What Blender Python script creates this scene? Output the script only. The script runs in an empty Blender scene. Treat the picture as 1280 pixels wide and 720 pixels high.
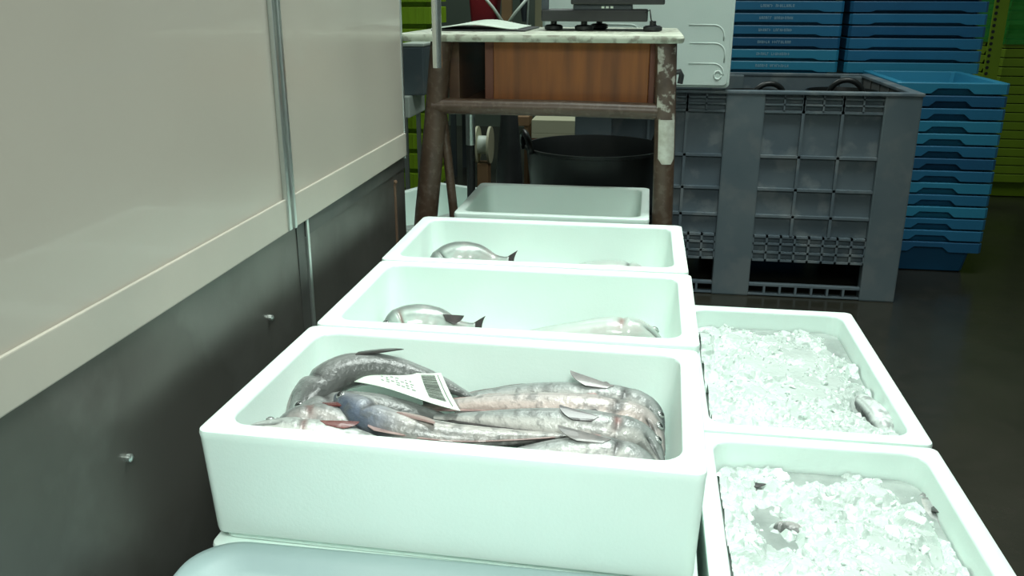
import bpy, bmesh, math, random
import numpy as np
from mathutils import Vector, Matrix, Euler
random.seed(7); RNG = np.random.default_rng(7)
SC = bpy.context.scene; COL = SC.collection
PI = math.pi

# ---------------------------------------------------------------- materials
def mat(name, col, rough=.5, metal=0., noise=None, noise_scale=20., bump=0., bump_scale=60., coat=0., sss=0., alpha=1., trans=0., spec=.5,
        stain=None, stain_scale=6., stain_amt=.5, vcol=False, stretch=None, rough_var=0.):
    m = bpy.data.materials.new(name); m.use_nodes = True
    nt = m.node_tree; N = nt.nodes; L = nt.links
    p = N['Principled BSDF']
    p.inputs['Base Color'].default_value = (*col, 1); p.inputs['Roughness'].default_value = rough
    p.inputs['Metallic'].default_value = metal; p.inputs['Coat Weight'].default_value = coat
    p.inputs['Specular IOR Level'].default_value = spec
    p.inputs['Alpha'].default_value = alpha; p.inputs['Transmission Weight'].default_value = trans
    if sss:
        p.inputs['Subsurface Weight'].default_value = sss
        p.inputs['Subsurface Radius'].default_value = (.02, .025, .025); p.inputs['Subsurface Scale'].default_value = .6
    tc = N.new('ShaderNodeTexCoord'); vec = tc.outputs['Object']
    if stretch:
        mp = N.new('ShaderNodeMapping'); mp.inputs['Scale'].default_value = stretch
        L.new(vec, mp.inputs['Vector']); vec = mp.outputs['Vector']
    cur = None
    if vcol:
        a = N.new('ShaderNodeAttribute'); a.attribute_name = 'Col'; cur = a.outputs['Color']
    def mix(cur, col2, sc, lo, hi, amt, detail=6):
        t = N.new('ShaderNodeTexNoise'); t.inputs['Scale'].default_value = sc; t.inputs['Detail'].default_value = detail
        L.new(vec, t.inputs['Vector'])
        r = N.new('ShaderNodeMapRange'); r.inputs['From Min'].default_value = lo; r.inputs['From Max'].default_value = hi
        r.inputs['To Max'].default_value = amt
        L.new(t.outputs['Fac'], r.inputs['Value'])
        x = N.new('ShaderNodeMix'); x.data_type = 'RGBA'
        L.new(r.outputs['Result'], x.inputs['Factor'])
        if cur is None: x.inputs['A'].default_value = (*col, 1)
        else: L.new(cur, x.inputs['A'])
        x.inputs['B'].default_value = (*col2, 1)
        return x.outputs['Result']
    if noise: cur = mix(cur, noise, noise_scale, .35, .7, 1.)
    if stain: cur = mix(cur, stain, stain_scale, .52, .62, stain_amt, 10)
    if cur is not None: L.new(cur, p.inputs['Base Color'])
    if rough_var:
        t = N.new('ShaderNodeTexNoise'); t.inputs['Scale'].default_value = 3.; t.inputs['Detail'].default_value = 5
        L.new(vec, t.inputs['Vector'])
        r = N.new('ShaderNodeMapRange'); r.inputs['To Min'].default_value = max(0, rough-rough_var); r.inputs['To Max'].default_value = rough+rough_var
        L.new(t.outputs['Fac'], r.inputs['Value']); L.new(r.outputs['Result'], p.inputs['Roughness'])
    if bump:
        t = N.new('ShaderNodeTexNoise'); t.inputs['Scale'].default_value = bump_scale; t.inputs['Detail'].default_value = 4
        L.new(vec, t.inputs['Vector'])
        b = N.new('ShaderNodeBump'); b.inputs['Strength'].default_value = bump; b.inputs['Distance'].default_value = .01
        L.new(t.outputs['Fac'], b.inputs['Height']); L.new(b.outputs['Normal'], p.inputs['Normal'])
    return m

M = dict(
    foam=mat('white_foam', (.76, .9, .835), .55, bump=.04, bump_scale=220, sss=.15, noise=(.73, .88, .81), noise_scale=6),
    foam_aged=mat('greyish_foam', (.36, .47, .46), .45, bump=.05, bump_scale=150, noise=(.30, .41, .41), noise_scale=5),
    panel=mat('stall_panel', (.445, .415, .355), .28, noise=(.41, .38, .325), noise_scale=1.6, coat=.3),
    trimw=mat('stall_trim', (.47, .44, .375), .35, noise=(.40, .385, .33), noise_scale=4),
    alu=mat('aluminium', (.62, .68, .65), .3, metal=.9, bump=.03, bump_scale=40),
    steel=mat('stainless', (.128, .125, .112), .38, metal=.6, noise=(.076, .074, .066), noise_scale=3.5, bump=.05, bump_scale=14, stain=(.2, .2, .185), stain_scale=7, stain_amt=.3, rough_var=.12),
    steel_dark=mat('stainless_band', (.07, .075, .07), .4, metal=.5, noise=(.11, .11, .1), noise_scale=9),
    rust=mat('rust', (.12, .07, .04), .8),
    chrome=mat('chrome', (.85, .9, .87), .25, metal=1.),
    floor=mat('wet_concrete', (.024, .024, .018), .2, noise=(.036, .035, .026), noise_scale=2.5, bump=.12, bump_scale=9, stain=(.036, .033, .026), stain_scale=20, stain_amt=.5, rough_var=.14, spec=.35),
    brownpaint=mat('brown_paint', (.058, .034, .021), .4, noise=(.078, .048, .03), noise_scale=14, stain=(.2, .17, .13), stain_scale=70, stain_amt=.2),
    brownchip=mat('brown_paint_worn', (.11, .08, .06), .5, noise=(.06, .04, .03), noise_scale=30, stain=(.5, .5, .43), stain_scale=45, stain_amt=.8),
    barewhite=mat('chipped_white', (.55, .57, .5), .6, noise=(.4, .4, .33), noise_scale=60),
    wood=mat('orange_wood', (.30, .10, .018), .42, noise=(.15, .05, .012), noise_scale=4, stretch=(7, 7, .6)),
    woodred=mat('red_wood', (.16, .05, .024), .45, noise=(.1, .034, .018), noise_scale=4, stretch=(7, 7, .6)),
    wooddark=mat('dark_wood', (.085, .045, .025), .5, noise=(.14, .07, .035), noise_scale=3, stretch=(.8, .8, 9)),
    worktop=mat('worn_worktop', (.52, .56, .46), .5, noise=(.38, .42, .33), noise_scale=18, stain=(.16, .15, .11), stain_scale=32, stain_amt=.7),
    black=mat('black_plastic', (.016, .019, .019), .42, noise=(.03, .033, .033), noise_scale=12),
    rubber=mat('black_rubber', (.007, .009, .009), .38, noise=(.012, .014, .014), noise_scale=7, bump=.05, bump_scale=30),
    darkgrey=mat('dark_grey_plastic', (.05, .065, .075), .45),
    grey=mat('grey_bin_plastic', (.10, .138, .165), .5, noise=(.14, .18, .2), noise_scale=6, stain=(.27, .3, .3), stain_scale=11, stain_amt=.45, bump=.05, bump_scale=60),
    greypost=mat('grey_bin_post', (.105, .145, .165), .48, noise=(.14, .18, .195), noise_scale=5, stain=(.2, .22, .22), stain_scale=9, stain_amt=.4),
    greyin=mat('grey_bin_inside', (.1, .105, .1), .6, noise=(.16, .16, .15), noise_scale=8),
    blue=mat('blue_crate', (.02, .165, .32), .42, noise=(.026, .19, .36), noise_scale=5),
    bluedeep=mat('deep_blue_crate', (.015, .11, .235), .42, noise=(.018, .13, .27), noise_scale=5),
    bluelight=mat('light_blue_crate', (.03, .26, .43), .42, noise=(.035, .28, .45), noise_scale=5),
    bluemark=mat('pale_blue_print', (.35, .55, .65), .5),
    lime=mat('lime_crate', (.36, .62, .02), .45, noise=(.3, .52, .02), noise_scale=5),
    limedark=mat('green_crate', (.16, .27, .012), .45, noise=(.2, .33, .015), noise_scale=5),
    film=mat('green_film', (.03, .42, .06), .12, alpha=.45, bump=.4, bump_scale=25, coat=.6),
    red=mat('red_plastic', (.36, .02, .035), .5, noise=(.28, .015, .03), noise_scale=6),
    tan=mat('tan_timber', (.33, .2, .1), .6, noise=(.25, .15, .08), noise_scale=8),
    beige=mat('beige_board', (.38, .37, .22), .6, noise=(.32, .32, .2), noise_scale=4),
    cream=mat('cream_board', (.6, .6, .42), .55),
    white=mat('white_plastic', (.72, .82, .74), .4),
    greywall=mat('grey_green_wall', (.07, .1, .075), .7, noise=(.1, .13, .1), noise_scale=1.5),
    paper=mat('wet_paper', (.66, .76, .66), .45, noise=(.55, .66, .55), noise_scale=14, bump=.06, bump_scale=30),
    ink=mat('printed_ink', (.07, .085, .07), .6),
    inklight=mat('printed_gap', (.2, .23, .2), .6),
    ice=mat('crushed_ice', (.62, .70, .655), .25, sss=.05, bump=.25, bump_scale=90, noise=(.50, .575, .535), noise_scale=9, coat=.3),
    shard=mat('ice_shard', (.74, .83, .78), .1, sss=.05, coat=.6),
    melt=mat('melt_water', (.26, .30, .28), .14, noise=(.42, .47, .44), noise_scale=16, bump=.35, bump_scale=45, coat=.5),
    fish=mat('fish_skin', (.4, .42, .42), .34, vcol=True, noise=None, stain=(.11, .115, .11), stain_scale=42, stain_amt=.6, bump=.35, bump_scale=85, coat=.2, metal=.05),
    fishpale=mat('pale_fish_skin', (.5, .55, .5), .3, vcol=True, stain=(.40, .36, .34), stain_scale=18, stain_amt=.45, bump=.15, bump_scale=60, coat=.4),
    fin=mat('fish_fin', (.11, .11, .105), .35, noise=(.22, .2, .19), noise_scale=40, coat=.4),
    finpink=mat('fish_fin_pink', (.42, .3, .28), .35, noise=(.22, .13, .12), noise_scale=30, coat=.4),
    findark=mat('fish_fin_dark', (.025, .025, .025), .35, noise=(.06, .05, .05), noise_scale=40, coat=.4),
    blood=mat('gill_red', (.12, .03, .03), .25, noise=(.2, .08, .07), noise_scale=50, coat=.6),
    eye=mat('fish_eye', (.012, .014, .014), .08, coat=.8),
    iris=mat('fish_iris', (.35, .38, .36), .2, metal=.4),
)

# ---------------------------------------------------------------- helpers
def obj(name, bm, m, parent=None, smooth=False, autosmooth=None):
    me = bpy.data.meshes.new(name)
    if isinstance(bm, bmesh.types.BMesh):
        bmesh.ops.recalc_face_normals(bm, faces=bm.faces[:])
        bm.to_mesh(me); bm.free()
    for mm in (m if isinstance(m, (list, tuple)) else [m]): me.materials.append(mm)
    if smooth:
        me.polygons.foreach_set('use_smooth', [True]*len(me.polygons))
        if autosmooth: me.set_sharp_from_angle(angle=math.radians(autosmooth))
    o = bpy.data.objects.new(name, me); COL.objects.link(o)
    if parent: o.parent = parent
    return o
def tag(o, label, cat, group=None, kind=None):
    o['label'] = label; o['category'] = cat
    if group: o['group'] = group
    if kind: o['kind'] = kind
    return o
def struct(o): o['kind'] = 'structure'; return o
def empty(name, loc, rz=0):
    o = bpy.data.objects.new(name, None); o.empty_display_size = .05; COL.objects.link(o)
    o.location = loc; o.rotation_euler = (0, 0, rz); return o
def recenter(o, c):
    """move a mesh's origin to c without moving the mesh"""
    o.data.transform(Matrix.Translation(-Vector(c))); o.location = Vector(c); return o
def box(bm, x0, x1, y0, y1, z0, z1, bev=0., mi=0):
    vs = [bm.verts.new((x, y, z)) for x in (x0, x1) for y in (y0, y1) for z in (z0, z1)]
    fs = [bm.faces.new([vs[i] for i in f]) for f in ((0,1,3,2),(4,6,7,5),(0,4,5,1),(2,3,7,6),(0,2,6,4),(1,5,7,3))]
    for f in fs: f.material_index = mi
    if bev:
        es = {e for f in fs for e in f.edges}
        r = bmesh.ops.bevel(bm, geom=list(es), offset=bev, segments=2, profile=.6, affect='EDGES')
        for f in r['faces']: f.material_index = mi
    return bm
def tube(bm, pts, rad, n=14, cap=True):
    P = [Vector(p) for p in pts]; rings = []
    rads = rad if isinstance(rad, (list, tuple)) else [rad]*len(P)
    a = None
    for i, p in enumerate(P):
        t = (P[min(i+1, len(P)-1)]-P[max(i-1, 0)]).normalized()
        if a is None: a = (Vector((0, 0, 1)) if abs(t.z) < .9 else Vector((1, 0, 0))).cross(t).normalized()
        else: a = (a-t*a.dot(t)).normalized()
        b = t.cross(a)
        rings.append([bm.verts.new(p+(a*math.cos(k*2*PI/n)+b*math.sin(k*2*PI/n))*rads[i]) for k in range(n)])
    for A, B in zip(rings, rings[1:]):
        for k in range(n): bm.faces.new((A[k], A[(k+1) % n], B[(k+1) % n], B[k]))
    if cap: bm.faces.new(rings[0][::-1]); bm.faces.new(rings[-1])
    return bm
def lathe(bm, prof, n=40, cx=0, cy=0):
    rings = []
    for r, z in prof: rings.append([bm.verts.new((cx+r*math.cos(2*PI*k/n), cy+r*math.sin(2*PI*k/n), z)) for k in range(n)])
    for A, B in zip(rings, rings[1:]):
        for k in range(n): bm.faces.new((A[k], A[(k+1) % n], B[(k+1) % n], B[k]))
    bm.faces.new(rings[0][::-1]); bm.faces.new(rings[-1]); return bm
def rrect(w, d, r, z, n=6, sub=1):
    r = max(r, .0005); pts = []
    for cx, cy, a0 in ((w/2-r, d/2-r, 0), (-w/2+r, d/2-r, PI/2), (-w/2+r, -d/2+r, PI), (w/2-r, -d/2+r, 1.5*PI)):
        for k in range(n+1):
            a = a0+PI/2*k/n; pts.append((cx+r*math.cos(a), cy+r*math.sin(a), z))
    return pts
def loft(bm, rings, cap0=True, cap1=True):
    R = [[bm.verts.new(p) for p in r] for r in rings]
    for A, B in zip(R, R[1:]):
        for k in range(len(A)): bm.faces.new((A[k], A[(k+1) % len(A)], B[(k+1) % len(A)], B[k]))
    if cap0: bm.faces.new(R[0][::-1])
    if cap1: bm.faces.new(R[-1])
    return R

# ---------------------------------------------------------------- camera
F_PX = 1094.57
cam = bpy.data.cameras.new('camera'); co = bpy.data.objects.new('camera', cam); COL.objects.link(co)
rt, up, fw = (.98890494, .14854242, .00147417), (-.04825317, .31182293, .94891416), (-.14049432, .93845704, -.31553088)
co.matrix_world = Matrix(((rt[0], up[0], -fw[0], 0), (rt[1], up[1], -fw[1], 0), (rt[2], up[2], -fw[2], 1.07544), (0, 0, 0, 1)))
cam.sensor_fit = 'HORIZONTAL'; cam.sensor_width = 36; cam.lens = F_PX*36/1280; cam.clip_start = .02
SC.camera = co

# ---------------------------------------------------------------- setting
struct(obj('floor', box(bmesh.new(), -5, 5, -2, 9, -.1, 0), M['floor']))
struct(obj('wall_back', box(bmesh.new(), -5, 5, 7.6, 7.75, 0, 3.2), M['greywall']))
WX = -.635; WE = 2.29
# the stall's side: upper panel (two sheets), lower stainless cladding
struct(obj('wall_left', box(bmesh.new(), WX-.06, WX, -1.2, WE-.006, .67, 2.3), M['panel']))
struct(obj('wall_left_cladding', box(bmesh.new(), WX-.056, WX-.004, -1.2, WE-.004, 0, .669), M['steel']))
bm = bmesh.new(); box(bm, WX, WX+.006, -1.2, WE-.006, .67, .73, .002)
struct(obj('trim_1', bm, M['trimw']))
bm = bmesh.new()
box(bm, WX, WX+.010, 1.462, 1.474, .672, 2.3, .002); box(bm, WX, WX+.013, 1.480, 1.490, .672, 2.3, .002)
struct(obj('trim_2', bm, M['alu']))
bm = bmesh.new(); box(bm, WX-.062, WX+.003, WE-.006, WE+.006, .66, 2.3, .002)
struct(obj('trim_3', bm, M['alu']))
bm = bmesh.new(); box(bm, WX-.004, WX-.0015, 1.56, WE-.004, .635, .669); box(bm, WX-.004, WX-.0025, 1.52, 1.558, 0, .669)
struct(obj('trim_4', bm, M['steel_dark']))
bm = bmesh.new(); box(bm, WX-.004, WX+.002, 1.562, 1.572, 0, .668, .001)
struct(obj('trim_5', bm, M['alu']))
for y, z in ((.919, .51), (1.374, .536), (2.19, .615)):
    bm = bmesh.new(); tube(bm, [(WX-.006, y, z), (WX+.001, y, z), (WX+.003, y, z)], [.0055, .0055, .003], 12)
    b = recenter(obj('bolt', bm, M['rust' if y > 2 else 'alu'], None, True, 40), (WX, y, z))
    tag(b, {.919: 'small steel bolt head low on the steel cladding beside the front fish box', 1.374: 'small steel bolt head in the steel cladding just before the vertical seam',
            2.19: 'rusty bolt head near the far end of the steel cladding'}[y], 'bolt', 'bolts in the steel cladding')
bm = bmesh.new(); box(bm, WX-.004, WX-.0022, 2.182, 2.198, .42, .61)
struct(obj('trim_6', bm, M['rust']))

# hanging chrome pipe on the stall
r = empty('hanging_pipe', (-.471, 2.0, .922))
tag(r, 'bare chrome pipe hanging down in front of the left end of the work table', 'pipe')
bm = bmesh.new(); tube(bm, [(0, 0, 0), (0, 0, 1.0), (0, 0, 1.03), (-.015, 0, 1.055), (-.04, 0, 1.065), (-.160, 0, 1.065)], .0108, 18, cap=False)
obj('pipe', bm, M['chrome'], r, True)
bm = bmesh.new(); tube(bm, [(-.164, 0, 1.065), (-.157, 0, 1.065)], .03, 20)
obj('wall_flange', bm, M['chrome'], r, True, 40)

# ---------------------------------------------------------------- foam fish boxes
BW, BD, BH = .672, .405, .173
def foam_mesh(w, d, h, t=.030, ro=.014, ri=.034, floor_t=.024):
    bm = bmesh.new()
    rings = [rrect(w-.034, d-.034, ro, 0), rrect(w-.03, d-.03, ro, .010), rrect(w-.016, d-.016, ro, .0125), rrect(w-.013, d-.013, ro+.002, .018),
             rrect(w-.002, d-.002, ro, h-.014), rrect(w, d, ro, h-.006), rrect(w-.002, d-.002, ro, h-.0015), rrect(w-.008, d-.008, ro, h),
             rrect(w-2*t+.006, d-2*t+.006, ri, h), rrect(w-2*t+.001, d-2*t+.001, ri, h-.002), rrect(w-2*t, d-2*t, ri, h-.006),
             rrect(w-2*t-.026, d-2*t-.026, ri, floor_t+.012), rrect(w-2*t-.036, d-2*t-.036, ri, floor_t+.003), rrect(w-2*t-.05, d-2*t-.05, ri, floor_t)]
    loft(bm, rings)
    return bm
fb_proto = obj('foam_fish_box', foam_mesh(BW, BD, BH), M['foam'], None, True, 50)
FOAM = fb_proto.data; used = [False]
def foam(cx, cy, z, rz, label, group='white foam fish boxes'):
    o = fb_proto if not used[0] else fb_proto.copy()
    if used[0]: COL.objects.link(o)
    used[0] = True
    o.location = (cx, cy, z); o.rotation_euler = (0, 0, rz); return tag(o, label, 'fish box', group)
L0, L1, L2 = .002, .177, .352
foam(-.2345, 1.171, L2, -.022, 'white foam box full of silver fish with a paper label, nearest the camera')
foam(-.2245, 1.586, L2, -.006, 'white foam box with a few pale fish, directly behind the labelled fish box')
foam(-.2285, 1.998, L2, .004, 'white foam box with one humped fish showing, just in front of the work table')
foam(.315, 1.762, L1, PI/2, 'white foam box heaped with bright ice, farther of the two ice boxes')
foam(.315, 1.083, L1, PI/2, 'white foam box of greyish ice and slush at the lower right corner')
foam(-.2345, 1.171, L1, -.012, 'white foam box directly under the labelled fish box, middle of its stack')
foam(-.2345, 1.171, L0, .01, 'white foam box on the wet floor, bottom of the stack under the labelled fish box')
foam(-.2245, 1.586, L1, .006, 'white foam box in the middle of the stack behind the labelled box')
foam(-.2245, 1.586, L0, -.006, 'white foam box on the floor under the second fish box of the row')
foam(-.2285, 1.998, L1, -.004, 'white foam box in the middle of the stack next to the work table')
foam(-.2285, 1.998, L0, .004, 'white foam box on the floor under the third fish box of the row')
foam(.315, 1.762, L0, PI/2, 'white foam box on the floor under the farther ice box')
foam(.315, 1.083, L0, PI/2, 'white foam box on the floor under the nearer ice box')
foam(-.2365, .762, L0, .0, 'white foam box on the floor below the lidded box at the bottom edge')
# shorter thin-walled box under the table, and one turned box on the floor far left
sd = obj('foam_fish_box', foam_mesh(.522, .41, .173, .024, .014, .03), M['foam'], None, True, 50); sd.location = (-.236, 2.452, L2)
tag(sd, 'empty shorter white foam box pushed between the table legs', 'fish box', 'white foam fish boxes')
for z, lb in ((L1, 'shorter white foam box below the empty one between the table legs'), (L0, 'shorter white foam box standing on the floor under the table')):
    c = sd.copy(); COL.objects.link(c); c.location = (-.236, 2.452, z); tag(c, lb, 'fish box', 'white foam fish boxes')
foam(-.795, 3.10, L0, 1.15, 'white foam box turned askew on the floor behind the left table legs')
foam(-.795, 3.10, L1, 1.15, 'white foam box seen between the left table legs, on top of another')
foam(-1.03, 2.505, L0, 0, 'white foam box just beyond the end of the stall wall, at floor level')
foam(-1.03, 2.505, L1, 0, 'white foam box peeking out past the end of the stall wall')
# closed box in front (only its far edge is in view)
lidded = foam(-.2365, .762, L1, 0, 'white foam box with a lid on, cut off by the bottom edge of the photo')
bm = bmesh.new()
loft(bm, [rrect(BW-.004, BD, .07, 0, 10), rrect(BW+.004, BD+.004, .07, .004, 10), rrect(BW+.004, BD+.004, .07, .012, 10), rrect(BW-.004, BD-.004, .068, .018, 10), rrect(BW-.02, BD-.02, .062, .0195, 10),
          rrect(BW-.07, BD-.07, .05, .018, 10), rrect(BW-.09, BD-.09, .045, .006, 10)])
lid = obj('lid', bm, M['foam_aged'], lidded, True, 60); lid.location = (0, -.002, BH+.001)
lid['label'] = 'greyish foam lid with rounded corners and a sunken middle'
# white box standing on its side on the grey bin's rim, its moulded base towards us
r = fb_proto.copy(); COL.objects.link(r); r.location = (-.043, 3.19, .767+BD/2); r.rotation_euler = (-PI/2, 0, 0)
tag(r, 'white foam box stood on its long side on the grey bin, moulded base facing out', 'fish box', 'white foam fish boxes')
def ridge(pts, rad=.005):
    bm = bmesh.new(); tube(bm, pts, rad, 8); return bm
def arch(x1, z1, zb, n=8, rr=.035):
    P = [(x1-.12, z1)]
    for k in range(n+1):
        a = PI/2-PI/2*k/n; P.append((x1-rr+rr*math.cos(a), z1-rr+rr*math.sin(a)))
    P.append((x1, zb)); return P
# local coordinates of the lying box: x along, y -> height (local y = -(z_world - zc)), z = 0 is the base
zc = .767+BD/2
for x1, z1, zb in ((.255, .985, .935), (.262, .925, .862), (.262, .857, .82), (-.03, .985, .935), (-.03, .905, .83)):
    obj('moulded_ridge', ridge([(x+.043, -(z-zc), .0012) for x, z in arch(x1, z1, zb)], .003), M['foam'], r, True)
pts = [(.243+.012*math.cos(a)+.043, -(.818+.014*math.sin(a)-zc), 0.0) for a in [k*PI/8 for k in range(17)]]
obj('moulded_ridge', ridge(pts, .003), M['foam'], r, True)

# ---------------------------------------------------------------- fish
PROF_T = np.array([0, .015, .05, .1, .15, .2, .225, .3, .4, .5, .6, .7, .8, .88, .94, 1.])
PROF_H = np.array([.10, .24, .46, .70, .86, .97, .97, 1., .99, .93, .82, .67, .5, .36, .27, .25])
PROF_W = np.array([.12, .26, .48, .72, .9, 1.0, .96, .97, .95, .87, .75, .58, .40, .25, .15, .10])
def catmull(P, ts):
    P = np.array(P, float); n = len(P)
    seg = np.r_[0, np.cumsum(np.linalg.norm(np.diff(P, axis=0), axis=1))]; seg /= seg[-1]
    T = np.empty_like(P)
    for i in range(n):
        a, b = max(i-1, 0), min(i+1, n-1); T[i] = (P[b]-P[a])/(seg[b]-seg[a])
    out = []
    for t in ts:
        i = min(max(np.searchsorted(seg, t)-1, 0), n-2); h = seg[i+1]-seg[i]; u = (t-seg[i])/h
        out.append((2*u**3-3*u**2+1)*P[i]+(u**3-2*u**2+u)*h*T[i]+(-2*u**3+3*u**2)*P[i+1]+(u**3-u**2)*h*T[i+1])
    return np.array(out)
def sm(a, b, x): x = np.clip((x-a)/(b-a), 0, 1); return x*x*(3-2*x)
DORS = dict(grey=((.07, .08, .08), (.27, .29, .28), (.50, .49, .46)), blue=((.10, .125, .17), (.28, .30, .33), (.50, .44, .41)),
            pink=((.17, .165, .16), (.42, .38, .36), (.52, .43, .39)), pale=((.16, .18, .17), (.46, .50, .47), (.60, .60, .56)),
            dark=((.03, .034, .034), (.10, .105, .10), (.40, .40, .38)), mid=((.10, .105, .10), (.22, .235, .225), (.36, .34, .32)), iced=((.02, .022, .022), (.62, .68, .65), (.7, .75, .72)),
            ghost=((.14, .16, .15), (.40, .47, .43), (.50, .54, .50)))
def fan(bm, base, tip, th=.0016):
    """a thin fin: base and tip rows of points with real thickness"""
    n = len(base); base = [Vector(p) for p in base]; tip = [Vector(p) for p in tip]
    nr = (base[-1]-base[0]).cross(tip[n//2]-base[n//2])
    if nr.length < 1e-9: nr = Vector((0, 0, 1))
    nr.normalize()
    rows = []
    for s in (1, -1):
        rows.append(([bm.verts.new(p+nr*s*th) for p in base], [bm.verts.new(b+(p-b)*.55+nr*s*th*.8) for b, p in zip(base, tip)], [bm.verts.new(p+nr*s*th*.25) for p in tip]))
    A, B = rows
    for i in range(n-1):
        for j in range(2):
            bm.faces.new((A[j][i], A[j][i+1], A[j+1][i+1], A[j+1][i])); bm.faces.new((B[j][i], B[j+1][i], B[j+1][i+1], B[j][i+1]))
        bm.faces.new((A[2][i], A[2][i+1], B[2][i+1], B[2][i])); bm.faces.new((A[0][i], B[0][i], B[0][i+1], A[0][i+1]))
    for e in (0, n-1):
        for j in range(2): bm.faces.new((A[j][e], A[j+1][e], B[j+1][e], B[j][e]))
    return bm
def fish(name, pts, h, w, side, roll, look, label, group, pec=(.27, 1.0, .10, .45), mouth=1., gill='dark', cat='fish', finm='fin', dorsal=True, eye=True, tail=1.):
    """pts head->tail; side: +1 the back of the fish points away from the camera (+y for a fish heading +x...), roll in degrees"""
    NT, NR = 66, 36
    ts = np.r_[np.linspace(0, .24, 30), np.linspace(.24, 1, NT-29)[1:]]
    S = catmull(pts, ts); Tn = np.gradient(S, axis=0); Tn /= np.linalg.norm(Tn, axis=1)[:, None]
    U = np.array([0, 0, 1.]); D = np.cross(U, Tn); D /= np.linalg.norm(D, axis=1)[:, None]
    D *= np.sign(D[NT//3][1] if abs(D[NT//3][1]) > .3 else D[NT//3][0])*side
    Lt = np.cross(Tn, D); Lt *= np.sign(Lt[:, 2])[:, None]
    a = math.radians(roll); D, Lt = D*math.cos(a)+Lt*math.sin(a), Lt*math.cos(a)-D*math.sin(a)
    ph, pw = np.interp(ts, PROF_T, PROF_H)*h, np.interp(ts, PROF_T, PROF_W)*w
    th = np.linspace(0, 2*PI, NR, endpoint=False); c, s = np.cos(th), np.sin(th)
    V = np.zeros((len(ts), NR, 3)); C = np.zeros((len(ts), NR, 3))
    cd, cl, cb = [np.array(x) for x in DORS[look]]
    rr = np.random.default_rng(abs(hash(label)) % 1000 if False else sum(map(ord, label)))
    ph1 = rr.uniform(0, 6)
    for i, t in enumerate(ts):
        k = np.ones(NR)
        if mouth: k -= .45*mouth*np.exp(-((c+.36)/.13)**2)*(1-sm(.09, .15, t))*sm(.0, .02, t)*np.ones(NR)
        k -= .17*np.exp(-((t-.234)/.013)**2)*np.exp(-((c+.15)/.75)**4)            # gill cover edge
        k -= .05*np.exp(-((t-.125)/.02)**2)*np.exp(-((c-.2)/.35)**2)
        k += .02*np.sin(9*t*6+ph1)*np.exp(-((c+.5)/.5)**2)*sm(.25, .4, t)
        V[i] = S[i]+(c*k*ph[i])[:, None]*D[i]+(s*k*pw[i])[:, None]*Lt[i]
        wd = sm(.25, .8, c)[:, None]; wb = sm(.15, .85, -c)[:, None]
        col = cl*(1-wd)*(1-wb)+cd*wd+cb*wb
        if look == 'blue':
            f2 = sm(.24, .42, t); col = col*(1-f2)+np.array((.46, .44, .41))*f2*(1-.45*wd)
        hd = 1-sm(.16, .23, t); col = col*(1-.22*hd)
        mt = np.clip(np.exp(-((c+.36)/.11)**2)*(1-sm(.11, .15, t))*mouth, 0, 1)[:, None]; col = col*(1-.88*mt)
        gl = (np.exp(-((t-.236-.02*(c+.1)**2)/.015)**2)*np.exp(-((c+.1)/.8)**4))[:, None]
        gcol = cl if gill == 'none' else np.array((.03, .028, .028)) if gill == 'dark' else np.array((.22, .11, .10))
        col = col*(1-.9*gl)*1.+gcol*.9*gl
        ll = (np.exp(-((c-.16)/.05)**2)*sm(.25, .32, t))[:, None]; col = col*(1-.30*ll)
        C[i] = col
    o0 = S[int(len(ts)*.55)]
    verts = np.vstack([V.reshape(-1, 3), S[0]-Tn[0]*h*.06, S[-1]])-o0
    faces = [(i*NR+k, i*NR+(k+1) % NR, (i+1)*NR+(k+1) % NR, (i+1)*NR+k) for i in range(len(ts)-1) for k in range(NR)]
    q = len(ts)*NR
    faces += [(q, (k+1) % NR, k) for k in range(NR)]+[(q+1, (len(ts)-1)*NR+k, (len(ts)-1)*NR+(k+1) % NR) for k in range(NR)]
    me = bpy.data.meshes.new(name); me.from_pydata(verts.tolist(), [], faces); me.materials.append(M['fishpale' if look == 'ghost' else 'fish'])
    bmx = bmesh.new(); bmx.from_mesh(me); bmesh.ops.recalc_face_normals(bmx, faces=bmx.faces[:]); bmx.to_mesh(me); bmx.free()
    at = me.color_attributes.new('Col', 'FLOAT_COLOR', 'POINT')
    cc = np.ones((len(verts), 4)); cc[:q, :3] = C.reshape(-1, 3); cc[q, :3] = C[0].mean(0); cc[q+1, :3] = C[-1].mean(0)
    at.data.foreach_set('color', cc.ravel())
    me.polygons.foreach_set('use_smooth', [True]*len(me.polygons))
    o = bpy.data.objects.new(name, me); COL.objects.link(o); o.location = o0
    tag(o, label, cat, group)
    def fr(t):
        i = int(np.argmin(abs(ts-t))); return S[i]-o0, Tn[i], D[i], Lt[i], ph[i], pw[i]
    Lh = np.linalg.norm(np.diff(S, axis=0), axis=1).sum()
    if eye:
        p, t_, d, l, hh, ww = fr(.088); th_ = math.radians(52)
        e = p+d*hh*math.cos(th_)*.94+l*ww*math.sin(th_)*.94
        bm = bmesh.new(); n_ = Vector(d*math.cos(th_)+l*math.sin(th_)).normalized(); rad = h*.27
        mtx = Matrix.Translation(Vector(e)) @ n_.to_track_quat('Z', 'Y').to_matrix().to_4x4()
        bmesh.ops.create_uvsphere(bm, u_segments=16, v_segments=10, radius=rad, matrix=mtx @ Matrix.Diagonal((1, 1, .5, 1)))
        for f in bm.faces: f.material_index = 0
        pup = bmesh.ops.create_uvsphere(bm, u_segments=14, v_segments=8, radius=rad*.72, matrix=mtx @ Matrix.Translation((0, 0, rad*.28)) @ Matrix.Diagonal((1, 1, .5, 1)))
        for v in pup['verts']:
            for f in v.link_faces: f.material_index = 1
        obj('eye', bm, [M['iris'], M['eye']], o, True)
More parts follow.
